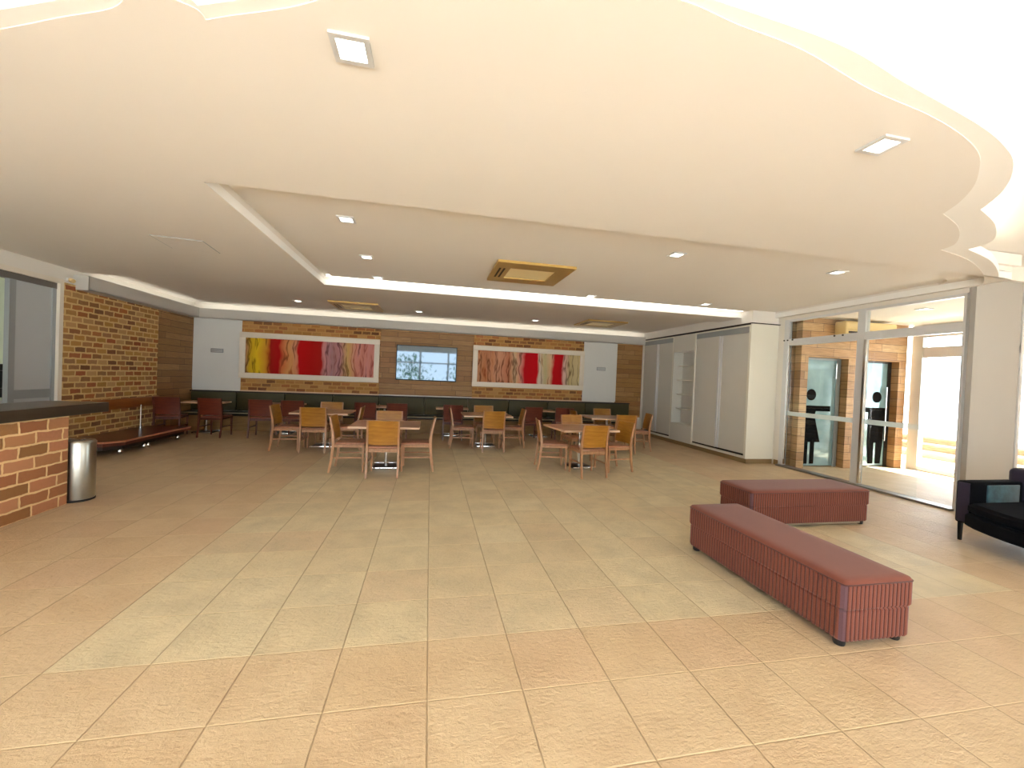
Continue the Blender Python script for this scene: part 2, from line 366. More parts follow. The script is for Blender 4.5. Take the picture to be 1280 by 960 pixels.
def inset(P, d):
    out = []
    for i, p in enumerate(P):
        a = P[max(i-1, 0)]; b = P[min(i+1, len(P)-1)]; tx, ty = b[0]-a[0], b[1]-a[1]; l = math.hypot(tx, ty) or 1
        out.append((p[0]-ty/l*d, p[1]+tx/l*d))
    return out
e3 = [(x, y+.5) for x, y in e2[::8]]
e3 = [(max(XL, min(6.97, x)), y) for x, y in e3]
slab('ceiling_soffit_body', e3 + [(6.98, 8.1), (XL, 8.1)], tray, 3.0901, 3.2999, M['ceil'])
stp = MB()
for (xa, ya), (xb, yb) in zip(e3[:-1], e3[1:]):
    if abs(xb-xa)+abs(yb-ya) < .02: continue
    stp.add([(xa, ya-.09, 3.10), (xb, yb-.09, 3.10), (xb, yb-.05, 3.10), (xa, ya-.05, 3.10), (xa, ya-.09, 3.12), (xb, yb-.09, 3.12), (xb, yb-.05, 3.12), (xa, ya-.05, 3.12)], [(0, 3, 2, 1), (4, 5, 6, 7), (0, 1, 5, 4), (1, 2, 6, 5), (2, 3, 7, 6), (3, 0, 4, 7)])
struct('trim_9', stp, emit('cove_led_strip', (255, 248, 230), 40.0))
struct('ceiling_tray', B((TX0-.05, TY0-.05, 3.155), (TX1+.05, TY1+.05, 3.29)).box((TX0+.14, TY0+.05, 3.12), (TX1, TY1-.16, 3.155)), M['ceil'])
struct('ceiling_rear', B((XL, 8.1, 3.07), (6.98, 11.4, 3.2)), M['ceil'])
# LED cove strip at far edge of the tray and on top of the valance
led = MB().box((TX0+.05, TY1-.12, 3.125), (6.3, TY1-.09, 3.15)); struct('trim_1', led, M['led'])
# walls
wl = MB()
wl.box((XL-.15, -3.3, 0), (XL, 4.6, 3.3)); wl.box((XL-.15, 7.69, 0), (XL, YB+.15, 3.3)); wl.box((XL-.15, 4.6, 2.80), (XL, 7.69, 3.3))
struct('wall_left', wl, M['paint'])
struct('wall_left_brick', B((XL, 7.73, 0), (XL+.03, 10.02, 2.76)), M['brickL'])
struct('wall_left_planks', B((XL, 10.02, 0), (XL+.02, 11.37, 2.76)), M['plankL'])
struct('wall_back', B((XL-.15, YB, 0), (9.9, YB+.15, 3.3)), M['paint'])
for a, b in ((-4.66, -1.33), (1.17, 4.42)): struct('wall_back_brick', B((a, YB-.045, .96), (b, YB, 2.76)), M['brickB'])
struct('wall_back_planks', B((-1.33, YB-.025, .96), (1.17, YB, 2.76)), M['plankB']); struct('wall_back_planks', B((5.48, YB-.025, .5), (6.32, YB, 2.86)), M['plankB'])
struct('wall_back_panel', B((XL+.02, YB-.05, .96), (-4.66, YB, 2.76)), M['panelw']); struct('wall_back_panel', B((4.42, YB-.05, .96), (5.48, YB, 2.76)), M['panelw'])
bl = B((-4.66, YB-.07, .93), (-1.33, YB-.0, .962)); bl.box((1.17, YB-.07, .93), (4.42, YB, .962)); struct('trim_2', bl, M['edge'])
# valance with cove light
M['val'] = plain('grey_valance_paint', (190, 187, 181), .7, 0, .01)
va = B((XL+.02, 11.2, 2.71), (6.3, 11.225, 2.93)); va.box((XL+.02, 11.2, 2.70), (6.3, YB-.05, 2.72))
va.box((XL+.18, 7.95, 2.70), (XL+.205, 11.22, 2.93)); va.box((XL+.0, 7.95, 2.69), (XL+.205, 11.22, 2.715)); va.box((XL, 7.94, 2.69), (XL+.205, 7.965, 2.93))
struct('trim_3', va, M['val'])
ls = B((XL+.24, 11.27, 2.86), (6.2, 11.30, 2.88)); ls.box((XL+.08, 8.3, 2.86), (XL+.11, 11.2, 2.88)); struct('trim_4', ls, M['led'])
# right side behind cabinets, bulkhead over cabinets, plank wall of the vestibule
struct('wall_right', B((7.0, 7.0, 0), (7.12, YB, 3.3)), M['paint'])
struct('trim_5', B((6.36, 7.14, 2.87), (6.99, YB, 3.12)), M['ceil'])
# vestibule plank wall with two recesses
pv = MB(); y0, y1 = 6.7, 6.84
pv.box((7.12, y0, 0), (7.29, y1, 3.0)); pv.box((8.26, y0, 0), (8.62, y1, 3.0)); pv.box((9.55, y0, 0), (9.74, y1, 3.0))
pv.box((7.29, y0, 2.21), (8.26, y1, 3.0)); pv.box((8.62, y0, 2.21), (9.55, y1, 3.0)); pv.box((7.12, y1+.08, 0), (9.74, y1+.2, 3.0))
struct('wall_vestibule', pv, M['plankV'])
struct('ceiling_vestibule', B((7.12, 4.1, 2.98), (10.0, 7.1, 3.1)), M['ceil'])
struct('wall_vestibule_head', B((7.8, 3.98, 3.05), (11.2, 4.12, 3.3)).box((7.0, 3.98, 3.11), (7.8, 4.12, 3.3)), M['paint'])
struct('trim_8', B((6.97, 4.04, 0), (7.80, 4.10, 3.11)), M['colgrey'])
# outer window wall of vestibule (x = 9.85)
ow = MB(); X0, X1 = 9.85, 9.98
ow.box((X0+.01, 4.2, 2.72), (X1-.01, 6.6, 2.975)); ow.box((X0+.01, 4.2, 2.31), (X1-.01, 6.6, 2.52)); ow.box((X0+.01, 4.2, 0.0), (X1-.01, 6.6, .09))
ow.box((X0, 6.50, 0), (X1, 6.69, 2.975)); ow.box((X0, 4.1, 0), (X1, 4.25, 2.975)); ow.box((X0, 5.2, 0), (X1, 5.3, 2.72))
w = struct('window_1', ow, M['alu']); MB().box((9.9, 4.25, 2.52), (9.91, 6.5, 2.72)).build('window_pane', M['glass'], w)
# windows beside the sofa, at right and behind the camera
def window_wall(name, x0, y0, x1, y1, n, z0=.08, z1=2.9, top=3.3, pane=True):
    mb = MB(); h = .05; alongx = abs(x1-x0) > abs(y1-y0)
    def bx(a0, a1, za, zb, hh=h):
        if alongx: mb.box((a0, y0-hh, za), (a1, y0+hh, zb))
        else: mb.box((x0-hh, a0, za), (x0+hh, a1, zb))
    A0, A1 = (x0, x1) if alongx else (y0, y1)
    bx(A0, A1, 0, z0); bx(A0, A1, z1, top, .08); 
    for k in range(n+1):
        c = A0 + (A1-A0)*k/n; bx(max(A0, c-.05), min(A1, c+.05), z0, z1, .056)
    bx(A0, A1, 2.2, 2.28, .048)
    o = struct(name, mb, M['alu'])
    return o
window_wall('window_2', 7.8, 4.08, 11.2, 4.08, 3, top=3.05, z1=2.97)
struct('wall_right_light_block', B((11.15, -.6, 0), (11.27, 4.15, 3.3)), M['paint'])  # unseen solid wall, added to cut the daylight from the right
window_wall('window_3', 11.2, -3.2, 11.2, -.6, 2)
window_wall('window_4', -5.75, -3.2, 4.5, -3.2, 6)
struct('wall_rear_light_block', B((4.5, -3.27, 0), (11.25, -3.13, 3.3)), M['paint'])  # unseen solid stretch behind the camera, added to darken the right-hand ceiling
# header above the interior glass partition
struct('trim_6', B((7.0, 4.13, 2.94), (7.1, 7.0, 3.3)), M['paint'])
# interior glass partition with sliding leaves
gp = MB()
gp.box((7.0, 6.90, 0), (7.08, 7.0, 2.94)); gp.box((7.0, 5.44, 0), (7.10, 5.56, 2.94)); gp.box((7.0, 4.15, 0), (7.06, 4.18, 2.94))
gp.box((7.006, 4.155, 2.42), (7.075, 6.95, 2.55)); gp.box((7.006, 4.155, 2.90), (7.075, 6.95, 2.945))
pw = struct('window_5', gp, M['alu'])
B((6.92, 4.16, 0), (7.1, 6.98, .03)).build('bottom_track', plain('grey_metal_track', (132, 126, 118), .4, .5), pw)
B((7.045, 5.56, .06), (7.055, 6.90, 2.42)).build('sliding_pane', M['glass'], pw)
B((7.085, 4.66, .03), (7.095, 5.44, 2.42)).build('sliding_pane', M['glass'], pw)
B((7.045, 5.56, 2.55), (7.055, 6.90, 2.90)).build('transom_pane', M['glass'], pw)
B((7.045, 4.18, 2.55), (7.055, 5.44, 2.90)).build('transom_pane', M['glass'], pw)
B((7.03, 5.58, 1.03), (7.036, 6.88, 1.11)).build('safety_stripe', M['film'], pw)
B((7.07, 4.66, 1.03), (7.076, 5.42, 1.11)).build('safety_stripe', M['film'], pw)
for yy in (6.86, 6.82, 6.88): pass
B((7.005, 6.87, .05), (7.03, 6.905, 2.42)).build('leaf_edge', M['chrome'], pw)
B((6.985, 5.40, .05), (7.03, 5.435, 2.42)).build('leaf_edge', M['chrome'], pw)
for yy in (6.99, 6.91, 6.80, 5.95, 5.80):
    mb = MB().tube([(6.985, yy, 2.53), (7.0, yy, 2.53)], .014, 12); mb.build('roller', M['black'], pw)

# washroom doors with pictograms in the recesses
M['pict'] = plain('matt_black_film', (4, 4, 5), .9, Specular_IOR_Level=.1)
def washroom_door(name, x0, label, skirt):
    t = thing(name, label, 'door', (x0, 6.89, 0)); W = .95
    B((.0, -.03, .02), (W, .01, 2.20)).build('door_panel', M['bluegl'], t)
    fr = B((0, -.045, 0), (.035, -.028, 2.21)); fr.box((W-.09, -.045, 0), (W-.002, -.028, 2.21)); fr.box((.035, -.045, 2.17), (W-.09, -.028, 2.21)); fr.build('door_frame', M['greyf'] if skirt else M['black'], t)
    cx = .27 if skirt else .62; y = -.034; lo, hi = .045-cx, W-.10-cx
    pic = MB(); n = 28
    pic.lathe([(.115, 0), (.115, .004)], (0, 0, 0), n)
    pic.v = [Vector((cx + v.x, y - v.z, 1.46 + v.y)) for v in pic.v]
    def poly(pts):
        pts = [(min(hi, max(lo, a)), b) for a, b in pts]; k = len(pts); vs = [(cx+a, y, b) for a, b in pts] + [(cx+a, y-.004, b) for a, b in pts]
        pic.add(vs, [list(range(k)), list(range(2*k-1, k-1, -1))] + [(i, (i+1) % k, k+(i+1) % k, k+i) for i in range(k)])
    if skirt:
        poly([(-.48, 1.24), (.48, 1.24), (.48, 1.13), (.13, 1.13), (.10, 1.05), (.26, .50), (.13, .50), (.13, .06), (.03, .06), (.03, .50), (-.03, .50), (-.03, .06), (-.13, .06), (-.13, .50), (-.26, .50), (-.10, 1.05), (-.13, 1.13), (-.48, 1.13)])
    else:
        poly([(-.36, 1.24), (.36, 1.24), (.36, 1.14), (.22, 1.14), (.20, .50), (.16, .06), (.03, .06), (.03, .50), (-.03, .50), (-.03, .06), (-.16, .06), (-.20, .50), (-.20, 1.14), (-.36, 1.14)])
    pic.build('pictogram', M['pict'], t)
    h = MB().tube([(W-.16, -.09, .55 if not skirt else 1.8), (W-.16, -.09, 1.68 if not skirt else 2.1)], .014, 10)
    for zz in ((.6, 1.63) if not skirt else (1.83, 2.07)): h.tube([(W-.16, -.09, zz), (W-.16, -.028, zz)], .010, 8)
    h.build('handle', M['chrome'], t)
    return t
washroom_door('washroom_door', 7.30, 'blue glass washroom door with black skirted figure, left recess of the plank wall', True)
washroom_door('washroom_door', 8.61, 'blue glass washroom door with black trousered figure, right recess of the plank wall', False)

# split air conditioner on the vestibule plank wall
t = thing('air_conditioner', 'long cream split air conditioner high on the plank wall behind the glass', 'air conditioner', (7.85, 6.69, 2.66))
MB().rbox((0, -.24, 0), (1.25, 0, .27), .03, 3).build('housing', M['cream'], t)
B((.06, -.2445, .03), (1.19, -.236, .07)).build('louver', M['dark'], t)
B((.04, -.243, .10), (1.21, -.238, .105)).build('panel_seam', M['kick'], t)

# timber steps and planting outside
t = thing('timber_steps', 'broad weathered timber steps outside the vestibule window', 'steps', (13.0, 8.5, -.125))
for k in range(3):
    B((k*.42, -6, 0), (k*.42+.42, 6, .165*(k+1)-.05)).build('riser', M['timber'], t)
    B((k*.42-.04, -6, .165*(k+1)-.05), (k*.42+.42, 6, .165*(k+1))).build('tread', M['timber'], t)
def bush(x, y, s, label, seed):
    rr = random.Random(seed); mb = MB()
    for i in range(420):
        a = rr.random()*2*PI; e = rr.random()*1.5; r = s*(.35+.65*rr.random())
        c = Vector((r*math.cos(a)*math.cos(e), r*math.sin(a)*math.cos(e), s*.35+r*math.sin(e)*1.1))
        d = Vector((rr.gauss(0, 1), rr.gauss(0, 1), rr.gauss(.4, 1))).normalized(); w = d.cross(Vector((0, 0, 1))).normalized()
        L = s*.16; mb.add([c, c+d*L*.5+w*L*.2, c+d*L, c+d*L*.5-w*L*.2], [(0, 1, 2, 3)])
    t = thing('shrub', label, 'shrub', (x, y, -.125)); mb.build('foliage', M['leaf'], t)
    MB().bar([(0, 0, 0), (0, 0, s*.6)], [(s*.05, s*.05)]*2).build('stem', M['timber'], t)
    return t

# kitchen seen through the left opening
kt = B((-8.8, 4.0, 0), (-8.7, 9.0, 3.3)); kt.box((-8.7, 9.0, 0), (XL-.15, 9.1, 3.3)); kt.box((-8.7, 3.9, 0), (XL-.15, 4.0, 3.3)); struct('wall_kitchen', kt, M['kitch'])
fr = B((XL-.12, 7.66, 0), (XL+.03, 7.73, 2.80)); fr.box((XL-.12, 4.55, 2.73), (XL+.03, 7.66, 2.80)); fr.box((XL-.12, 4.55, 0), (XL+.03, 4.6, 2.73))
d = struct('door_1', fr, M['frame'])
B((XL-.10, 4.6, 2.64), (XL-.01, 7.66, 2.73)).build('top_track', plain('dark_grey_track', (104, 100, 96), .4), d)
lf = B((XL-.07, 7.03, .03), (XL-.03, 7.60, 2.64)); lf.build('sliding_panel', M['grey'], d)
st = B((XL-.075, 6.94, .03), (XL-.015, 7.03, 2.64)); st.box((XL-.075, 7.60, .03), (XL-.015, 7.66, 2.64)); st.build('panel_stile', M['greyf'], d)
B((XL-.072, 7.03, .95), (XL-.018, 7.60, 1.08)).build('panel_rail', M['greyf'], d)
t = thing('back_worktop', 'pale kitchen worktop glimpsed through the opening at the far left', 'worktop', (-6.5, 6.1, 0))
B((-.35, -1.4, 0), (.3, 1.5, .9)).build('cabinet_body', M['panelw'], t); B((-.37, -1.42, .9), (.33, 1.52, .94)).build('top', M['kitch'], t)
t = thing('coffee_machine', 'dark countertop appliance at the far left edge behind the worktop', 'appliance', (-6.35, 7.32, .94))
MB().rbox((-.15, -.16, 0), (.15, .16, .14), .015).build('base', M['black'], t)
MB().rbox((-.15, .02, .14), (.15, .16, .40), .015).build('column', M['black'], t); MB().rbox((-.15, -.16, .40), (.15, .16, .50), .015).build('head', M['blackm'], t)
MB().lathe([(.055, 0), (.065, .03), (.065, .12), (.05, .16)], (0, -.06, .145), 20).build('jug', M['chrome'], t)

# ------------------------------------------------------------------ bar counter
t = thing('bar_counter', 'brick bar counter base at the left edge of the room', 'counter', (-3.75, 3.3, 0))
MB().rbox((-.30, -2.3, 0), (0, 1.87, .95), .012, 2).build('brick_side', M['brickC'], t)
tw = thing('counter_worktop', 'long dark stone worktop lying on the brick bar counter', 'worktop', (-3.72, 3.3, .951))
MB().rbox((-.62, -2.35, 0), (.0, 2.37, .112), .008, 2).build('slab', M['counter'], tw)
# kitchen lamp
t = thing('kitchen_ceiling_lamp', 'round ceiling lamp of the kitchen behind the left opening', 'ceiling light', (-7.3, 6.4, 3.3))
MB().lathe([(.3, -.06), (.3, 0)], n=24).build('shade', emit('kitchen_lamp', (255, 252, 244), 14), t)
# steel bin
t = thing('waste_bin', 'tall brushed steel waste bin standing at the end of the brick counter', 'bin', (-3.77, 5.33, 0))
MB().lathe([(.135, .02), (.138, .04), (.138, .62), (.135, .63)], n=32).build('bin_body', M['steel'], t)
MB().lathe([(.13, 0), (.14, .004), (.14, .022), (.13, .026)], n=32).build('base_ring', M['rub'], t)
lid = MB().lathe([(.139, .63), (.139, .645), (.125, .665), (.06, .675), (.01, .677)], n=32).build('lid', M['steel'], t)
MB().rbox((-.07, -.06, .668), (.07, .06, .682), .006).build('flap', M['chrome'], t)

# low platform bench at left wall and the board above it
t = thing('platform_bench', 'long low dark red wooden platform bench against the left brick wall', 'bench', (-5.31, 8.55, 0))
mb = MB(); out = [(-.40, 1.15), (-.40, -1.0), (-.30, -1.05), (.25, -.95), (.41, -.72), (.41, 1.15)]
def prism(mb, out, z0, z1, m=0):
    k = len(out); mb.add([(a, b, z0) for a, b in out]+[(a, b, z1) for a, b in out], [list(range(k))[::-1], [k+i for i in range(k)]]+[(i, (i+1) % k, k+(i+1) % k, k+i) for i in range(k)], m); return mb
prism(mb, out, .17, .25).build('deck', M['deck'], t)
ed = MB(); pts = [(.41, 1.15), (.41, -.72), (.25, -.95), (-.30, -1.05)]
for a, b in zip(pts[:-1], pts[1:]): ed.tube([(a[0], a[1], .235), (b[0], b[1], .235)], .016, 8)
ed.build('nosing', M['deckedge'], t)
prism(MB(), [(-.38, 1.1), (-.38, -.95), (.18, -.85), (.32, -.65), (.32, 1.1)], .09, .17).build('underframe', M['dark'], t)
for x, y in ((.26, -.6), (.28, -.05), (.28, .06), (.28, .95), (-.3, -.7), (-.3, .9)):
    MB().lathe([(.03, 0), (.038, .02), (.038, .05), (.025, .09)], (x, y, 0), 14).build('foot', M['chrome'], t)
t = thing('wall_board', 'orange brown wooden board fixed along the left brick wall above the platform bench', 'board', (-5.70, 8.9, .66))
MB().rbox((-.02, -1.16, 0), (.04, 1.12, .19), .008).build('board', M['board'], t)
t = thing('support_post', 'slim chrome post rising from the platform bench to the wall board', 'post', (-5.57, 9.3, .25))
MB().tube([(0, 0, 0), (0, 0, .46)], .016, 12).build('post', M['chrome'], t); MB().lathe([(.04, 0), (.04, .008)], n=16).build('flange', M['chrome'], t)

# ------------------------------------------------------------------ booth bench along the back wall
t = thing('banquette', 'long built-in bench with olive back panels running under the paintings', 'bench', (0, 11.05, 0))
B((XL+.03, -.22, 0), (5.9, .28, .36)).build('base', M['boothbase'], t)
MB().rbox((XL+.03, -.28, .37), (5.9, .2, .44), .02).build('seat', M['boothseat'], t)
MB().tube([(XL+.04, -.285, .43), (5.88, -.285, .43)], .014, 8).build('nosing', M['nose'], t)
xs = [XL+.04, -4.7, -3.6, -2.45, -1.3, -.12, 1.06, 2.2, 3.35, 4.5, 5.9]
for a, b in zip(xs[:-1], xs[1:]):
    MB().rbox((a+.008, .2, .45), (b-.008, .30, .90), .02).build('back_panel', M['olive'], t)
B((XL+.03, .19, .90), (5.9, .345, .93)).build('top_rail', M['dark'], t)

# ------------------------------------------------------------------ paintings
def painting(name, x0, x1, label, stops, streaks, seed):
    t = thing(name, label, 'painting', ((x0+x1)/2, YB-.05, 1.84)); hw = (x1-x0)/2; hh = .575
    fr = MB(); b = .135
    fr.rbox((-hw, -.06, -hh), (hw, 0, -hh+b), .008); fr.rbox((-hw, -.06, hh-b), (hw, 0, hh), .008); fr.rbox((-hw, -.06, -hh+b), (-hw+b, 0, hh-b), .008); fr.rbox((hw-b, -.06, -hh+b), (hw, 0, hh-b), .008)
    fr.build('frame', M['frame'], t)
    m = NT(name+'_paint'); x, y, z, v = m.obj()
    u = m.m('DIVIDE', m.m('ADD', x, hw-b), 2*(hw-b))
    wob = m.noise(m.comb(m.m('MULTIPLY', x, 1.1), seed, m.m('MULTIPLY', z, .9)), 2.4, 2, .5)
    u2 = m.m('ADD', u, m.m('MULTIPLY', m.m('SUBTRACT', wob, .5), .07))
    c = m.ramp(u2, stops, 'LINEAR')
    st = m.noise(m.comb(m.m('MULTIPLY', u2, 19.0), seed+2.0, m.m('MULTIPLY', z, .9)), .9, 3, .55)
    inred = m.ramp(u2, streaks, 'LINEAR')
    line = m.ramp(st, [(.40, (255, 255, 255)), (.455, (90, 50, 30)), (.50, (255, 255, 255)), (.60, (255, 246, 226)), (.66, (170, 96, 60)), (.70, (255, 255, 255))])
    c = m.mix(m.m('MULTIPLY', inred, .75), c, line, 'MULTIPLY')
    m.col(c); m.p(Roughness=.8, Specular_IOR_Level=.15); m.bump(st, .2, .004)
    B((-hw+b-.01, -.03, -hh+b-.01), (hw-b+.01, -.01, hh-b+.01)).build('canvas', m.mat, t)
W1, B0 = (255, 255, 255), (0, 0, 0)
painting('painting', -4.69, -1.34, 'wide abstract painting with yellow, red and pink bands, left of the television',
    [(0, (176, 130, 92)), (.03, (200, 162, 40)), (.09, (222, 190, 40)), (.15, (206, 150, 52)), (.19, (160, 30, 24)), (.25, (170, 16, 20)), (.28, (198, 110, 70)), (.33, (206, 150, 96)), (.385, (206, 140, 110)), (.40, (188, 14, 18)), (.5, (170, 20, 18)), (.575, (166, 30, 24)), (.59, (204, 136, 134)), (.66, (166, 128, 138)), (.72, (182, 128, 132)), (.78, (204, 168, 108)), (.86, (206, 140, 130)), (1, (200, 136, 134))],
    [(0, W1), (.18, W1), (.20, (60, 60, 60)), (.26, (60, 60, 60)), (.28, W1), (.385, W1), (.40, B0), (.58, B0), (.60, W1)], 3.0)
painting('painting', 1.15, 4.43, 'wide abstract painting with tan streaks and two red bands, right of the television',
    [(0, (196, 140, 104)), (.08, (186, 124, 90)), (.2, (206, 152, 122)), (.3, (190, 120, 90)), (.36, (206, 176, 140)), (.42, (210, 130, 120)), (.45, (190, 16, 28)), (.57, (196, 12, 26)), (.59, (216, 196, 180)), (.65, (186, 180, 140)), (.71, (214, 178, 150)), (.745, (190, 14, 26)), (.82, (182, 14, 24)), (.84, (220, 180, 170)), (.9, (196, 178, 132)), (1, (206, 190, 146))],
    [(0, W1), (.42, W1), (.45, B0), (.57, B0), (.59, W1), (.72, W1), (.745, B0), (.82, B0), (.84, W1)], 11.0)
# television
t = thing('television', 'wall mounted flat television reflecting daylight, between the two paintings', 'television', (-.10, YB-.03, 1.84))
MB().rbox((-.81, -.055, -.475), (.81, -.02, .475), .006).build('case', M['black'], t)
B((-.79, -.058, -.45), (.79, -.054, .46)).build('screen', M['screen'], t)
B((-.3, -.02, -.2), (.3, .004, .2)).build('wall_bracket', M['blackm'], t)
# small plates on the white panels
for x, lab in ((-5.2, 'small grey louvred plate on the white wall panel left of the paintings'), (4.98, 'small grey louvred plate on the white wall panel right of the paintings')):
    t = thing('wall_vent', lab, 'vent', (x, YB-.05, 1.92)); MB().rbox((-.14, -.012, -.05), (.14, 0, .05), .004).build('plate', M['greyf'], t)
    sl = MB()
    for k in range(3): sl.box((-.12, -.017, -.03+k*.025), (.12, -.011, -.02+k*.025))
    sl.build('slat', M['alu'], t)

# ------------------------------------------------------------------ wardrobes along the right wall
def sliding_unit(y0, y1, label, end=False):
    t = thing('wardrobe', label, 'wardrobe', (6.33, y0, 0), 0, None); L = y1-y0
    cs = B((.08, 0, .1), (.66, L, 2.83)); cs.build('carcass', M['cab'], t)
    fr = B((0, 0, .1), (.08, .035, 2.83)); fr.box((0, L-.035, .1), (.08, L, 2.83)); fr.box((0, .035, 2.80), (.08, L-.035, 2.83)); fr.box((0, .035, .1), (.08, L-.035, .15)); fr.build('frame', M['cabend'], t)
    B((.02, .035, 2.68), (.07, L-.035, 2.80)).build('top_track', M['greyf'], t)
    B((.03, .035, .15), (.05, L-.035, .185)).build('bottom_track', M['dark'], t)
    h = (L-.07)/2
    for k, xo in ((0, .045), (1, .02)):
        d = B((xo, .04+k*h, .185), (xo+.02, .04+k*h+h-.01, 2.68)).build('door', M['cab'], t)
        MB().box((xo-.012, .04+k*h+(h-.05 if k == 0 else 0), .185), (xo+.002, .04+k*h+(h-.01 if k == 0 else .04), 2.68)).build('handle_profile', M['alu'], d)
    B((.04, .0, 0), (.66, L, .1)).build('kickboard', M['kick'], t)
    if end: B((-.0, -.02, .1), (.66, 0, 2.85)).build('end_panel', M['cabend'], t)
    return t
sliding_unit(7.14, 8.90, 'tall pale grey wardrobe with two sliding doors, nearest the glass partition', True)
sliding_unit(9.78, 11.36, 'tall pale grey wardrobe with two sliding doors, at the back corner past the shelves')
t = thing('shelf_cabinet', 'tall pale cabinet with open niche of curved shelves between the two wardrobes', 'cabinet', (6.33, 8.90, 0)); L = .88
cs = B((.0, 0, .1), (.66, .03, 2.83)); cs.box((0, L-.03, .1), (.66, L, 2.83)); cs.box((0, .03, 2.40), (.66, L-.03, 2.83)); cs.box((0, .03, .1), (.66, L-.03, .55)); cs.box((.28, .03, .55), (.66, L-.03, 2.40)); cs.build('carcass', M['cab'], t)
for k in range(4):
    z = .92+k*.37; mb = MB(); n = 10; vs = []
    for zz in (z, z+.02):
        for i in range(n+1):
            a = i/n; vs.append((.12-.09*math.sin(PI*a), .031+a*(L-.062), zz))
        vs += [(.279, L-.031, zz), (.279, .031, zz)]
    K = n+3; mb.add(vs, [list(range(K))[::-1], [K+i for i in range(K)]]+[(i, (i+1) % K, K+(i+1) % K, K+i) for i in range(K)]); mb.build('shelf', M['cabend'], t)
B((.04, .0, 0), (.66, L, .1)).build('kickboard', M['kick'], t)
struct('baseboard_right', B((6.99, 7.0, 0), (7.02, 7.1, .1)), M['kick'])
struct('trim_7', B((6.32, 7.10, 2.853), (7.0, YB-.03, 2.868)), M['dark'])

# ------------------------------------------------------------------ chairs and tables
def make_chair(name, fw_, bw_, sw_):
    t = thing(name, 'x', 'chair')
    mb = MB().rbox((-.215, -.20, .425), (.215, .235, .455), .012, 2); mb.build('seat', sw_, t)
    # backrest: gently bowed plywood panel leaning back
    n = 8; vs = []; fs = []
    for (z, lean) in ((.485, .0), (.60, -.012), (.72, -.035), (.845, -.065)):
        for i in range(n+1):
            a = -1+2*i/n; bow = .022*(a*a)
            vs.append((a*.215, -.222+lean+bow, z)); 
    for (z, lean) in ((.485, .0), (.60, -.012), (.72, -.035), (.845, -.065)):
        for i in range(n+1):
            a = -1+2*i/n; bow = .022*(a*a)
            vs.append((a*.215, -.238+lean+bow, z))
    R = n+1; O = 4*R
    for k in range(3):
        for i in range(n):
            a = k*R+i; fs.append((a, a+1, a+1+R, a+R)); fs.append((O+a+R, O+a+R+1, O+a+1, O+a))
    for i in range(n): fs.append((i+1, i, O+i, O+i+1)); b = 3*R+i; fs.append((b, b+1, O+b+1, O+b))
    for k in range(3): a = k*R; fs.append((a, a+R, O+a+R, O+a)); b = k*R+n; fs.append((b+R, b, O+b, O+b+R))
    MB().add(vs, fs, 0, True).build('backrest', bw_, t)
    for s in (-1, 1):
        x = s*.222
        MB().bar([(x, -.27, 0), (x, -.235, .20), (x, -.215, .44), (x, -.225, .60), (x, -.275, .845)], [(.013, .014), (.014, .018), (.015, .021), (.014, .017), (.012, .011)]).build('rear_leg', fw_, t)
        MB().bar([(s*.205, .215, 0), (s*.205, .215, .425)], [(.012, .013), (.016, .018)]).build('front_leg', fw_, t)
        MB().box((x*.97-.009, -.215, .385), (x*.97+.009, .21, .425)).build('side_rail', fw_, t)
        MB().box((x*.95-.008, -.225, .215), (x*.95+.008, .21, .238)).build('stretcher', fw_, t)
    MB().box((-.2, .205, .385), (.2, .223, .425)).build('front_rail', fw_, t)
    MB().box((-.2, -.222, .375), (.2, -.205, .425)).build('rear_rail', fw_, t)
    return t
first = {}
def chair(kind, rx, ry, face, label, group):
    """rx, ry = midpoint between the rear feet; face = heading in degrees (0 = +y)"""
    a = math.radians(face); d = Vector((-math.sin(a), math.cos(a), 0)); c = Vector((rx, ry, 0)) + d*.27
    if kind not in first:
        t = make_chair('dining_chair', *( (M['chairw'], M['chairb'], M['chairs']) if kind == 'gold' else (M['redw'], M['redb'], M['reds'])))
        t.location = c; t.rotation_euler = (0, 0, a); t['label'] = label; t['group'] = group; first[kind] = t; return t
    return dup(first[kind], c, a, label, group)
def make_table(w, d):
    t = thing('dining_table', 'x', 'table')
    tp = MB().rbox((-w/2, -d/2, .685), (w/2, d/2, .71), .004, 1); top = tp.build('table_top', M['top'], t)
    e = MB().box((-w/2-.003, -d/2-.004, .682), (w/2+.003, -d/2, .712)); e.box((-w/2-.003, d/2, .682), (w/2+.003, d/2+.004, .712)); e.box((-w/2-.004, -d/2, .682), (-w/2, d/2, .712)); e.box((w/2, -d/2, .682), (w/2+.004, d/2, .712)); e.build('edge_band', M['edge'], top)
    MB().lathe([(.13, .66), (.13, .684), (.03, .684)], n=4, smooth=False).build('mounting_plate', M['blackm'], t)
    MB().lathe([(.03, .03), (.03, .662)], n=20).build('pedestal', M['chrome'], t)
    bpz = MB().rbox((-.19, -.19, .004), (.19, .19, .03), .006).build('base_plate', M['blackm'], t)
    for a in (-.205, .185): MB().rbox((-.2, a, .0), (.2, a+.02, .036), .004).build('chrome_edge', M['chrome'], bpz)
    return t
tproto = make_table(1.05, .9); tproto['group'] = 'square dining tables'; tproto.location = (-.66, 6.92, 0)
tproto['label'] = 'square wooden dining table in the nearest row, on the left, with chrome pedestal'
G = 'square dining tables'
dup(tproto, (-2.07, 8.82, 0), 0, 'square wooden dining table below the right half of the yellow and red painting', G)
dup(tproto, (1.26, 9.0, 0), 0, 'square wooden dining table below the left end of the tan painting', G)
dup(tproto, (2.68, 6.90, 0), .12, 'square wooden dining table in the nearest row, on the right, turned slightly', G)
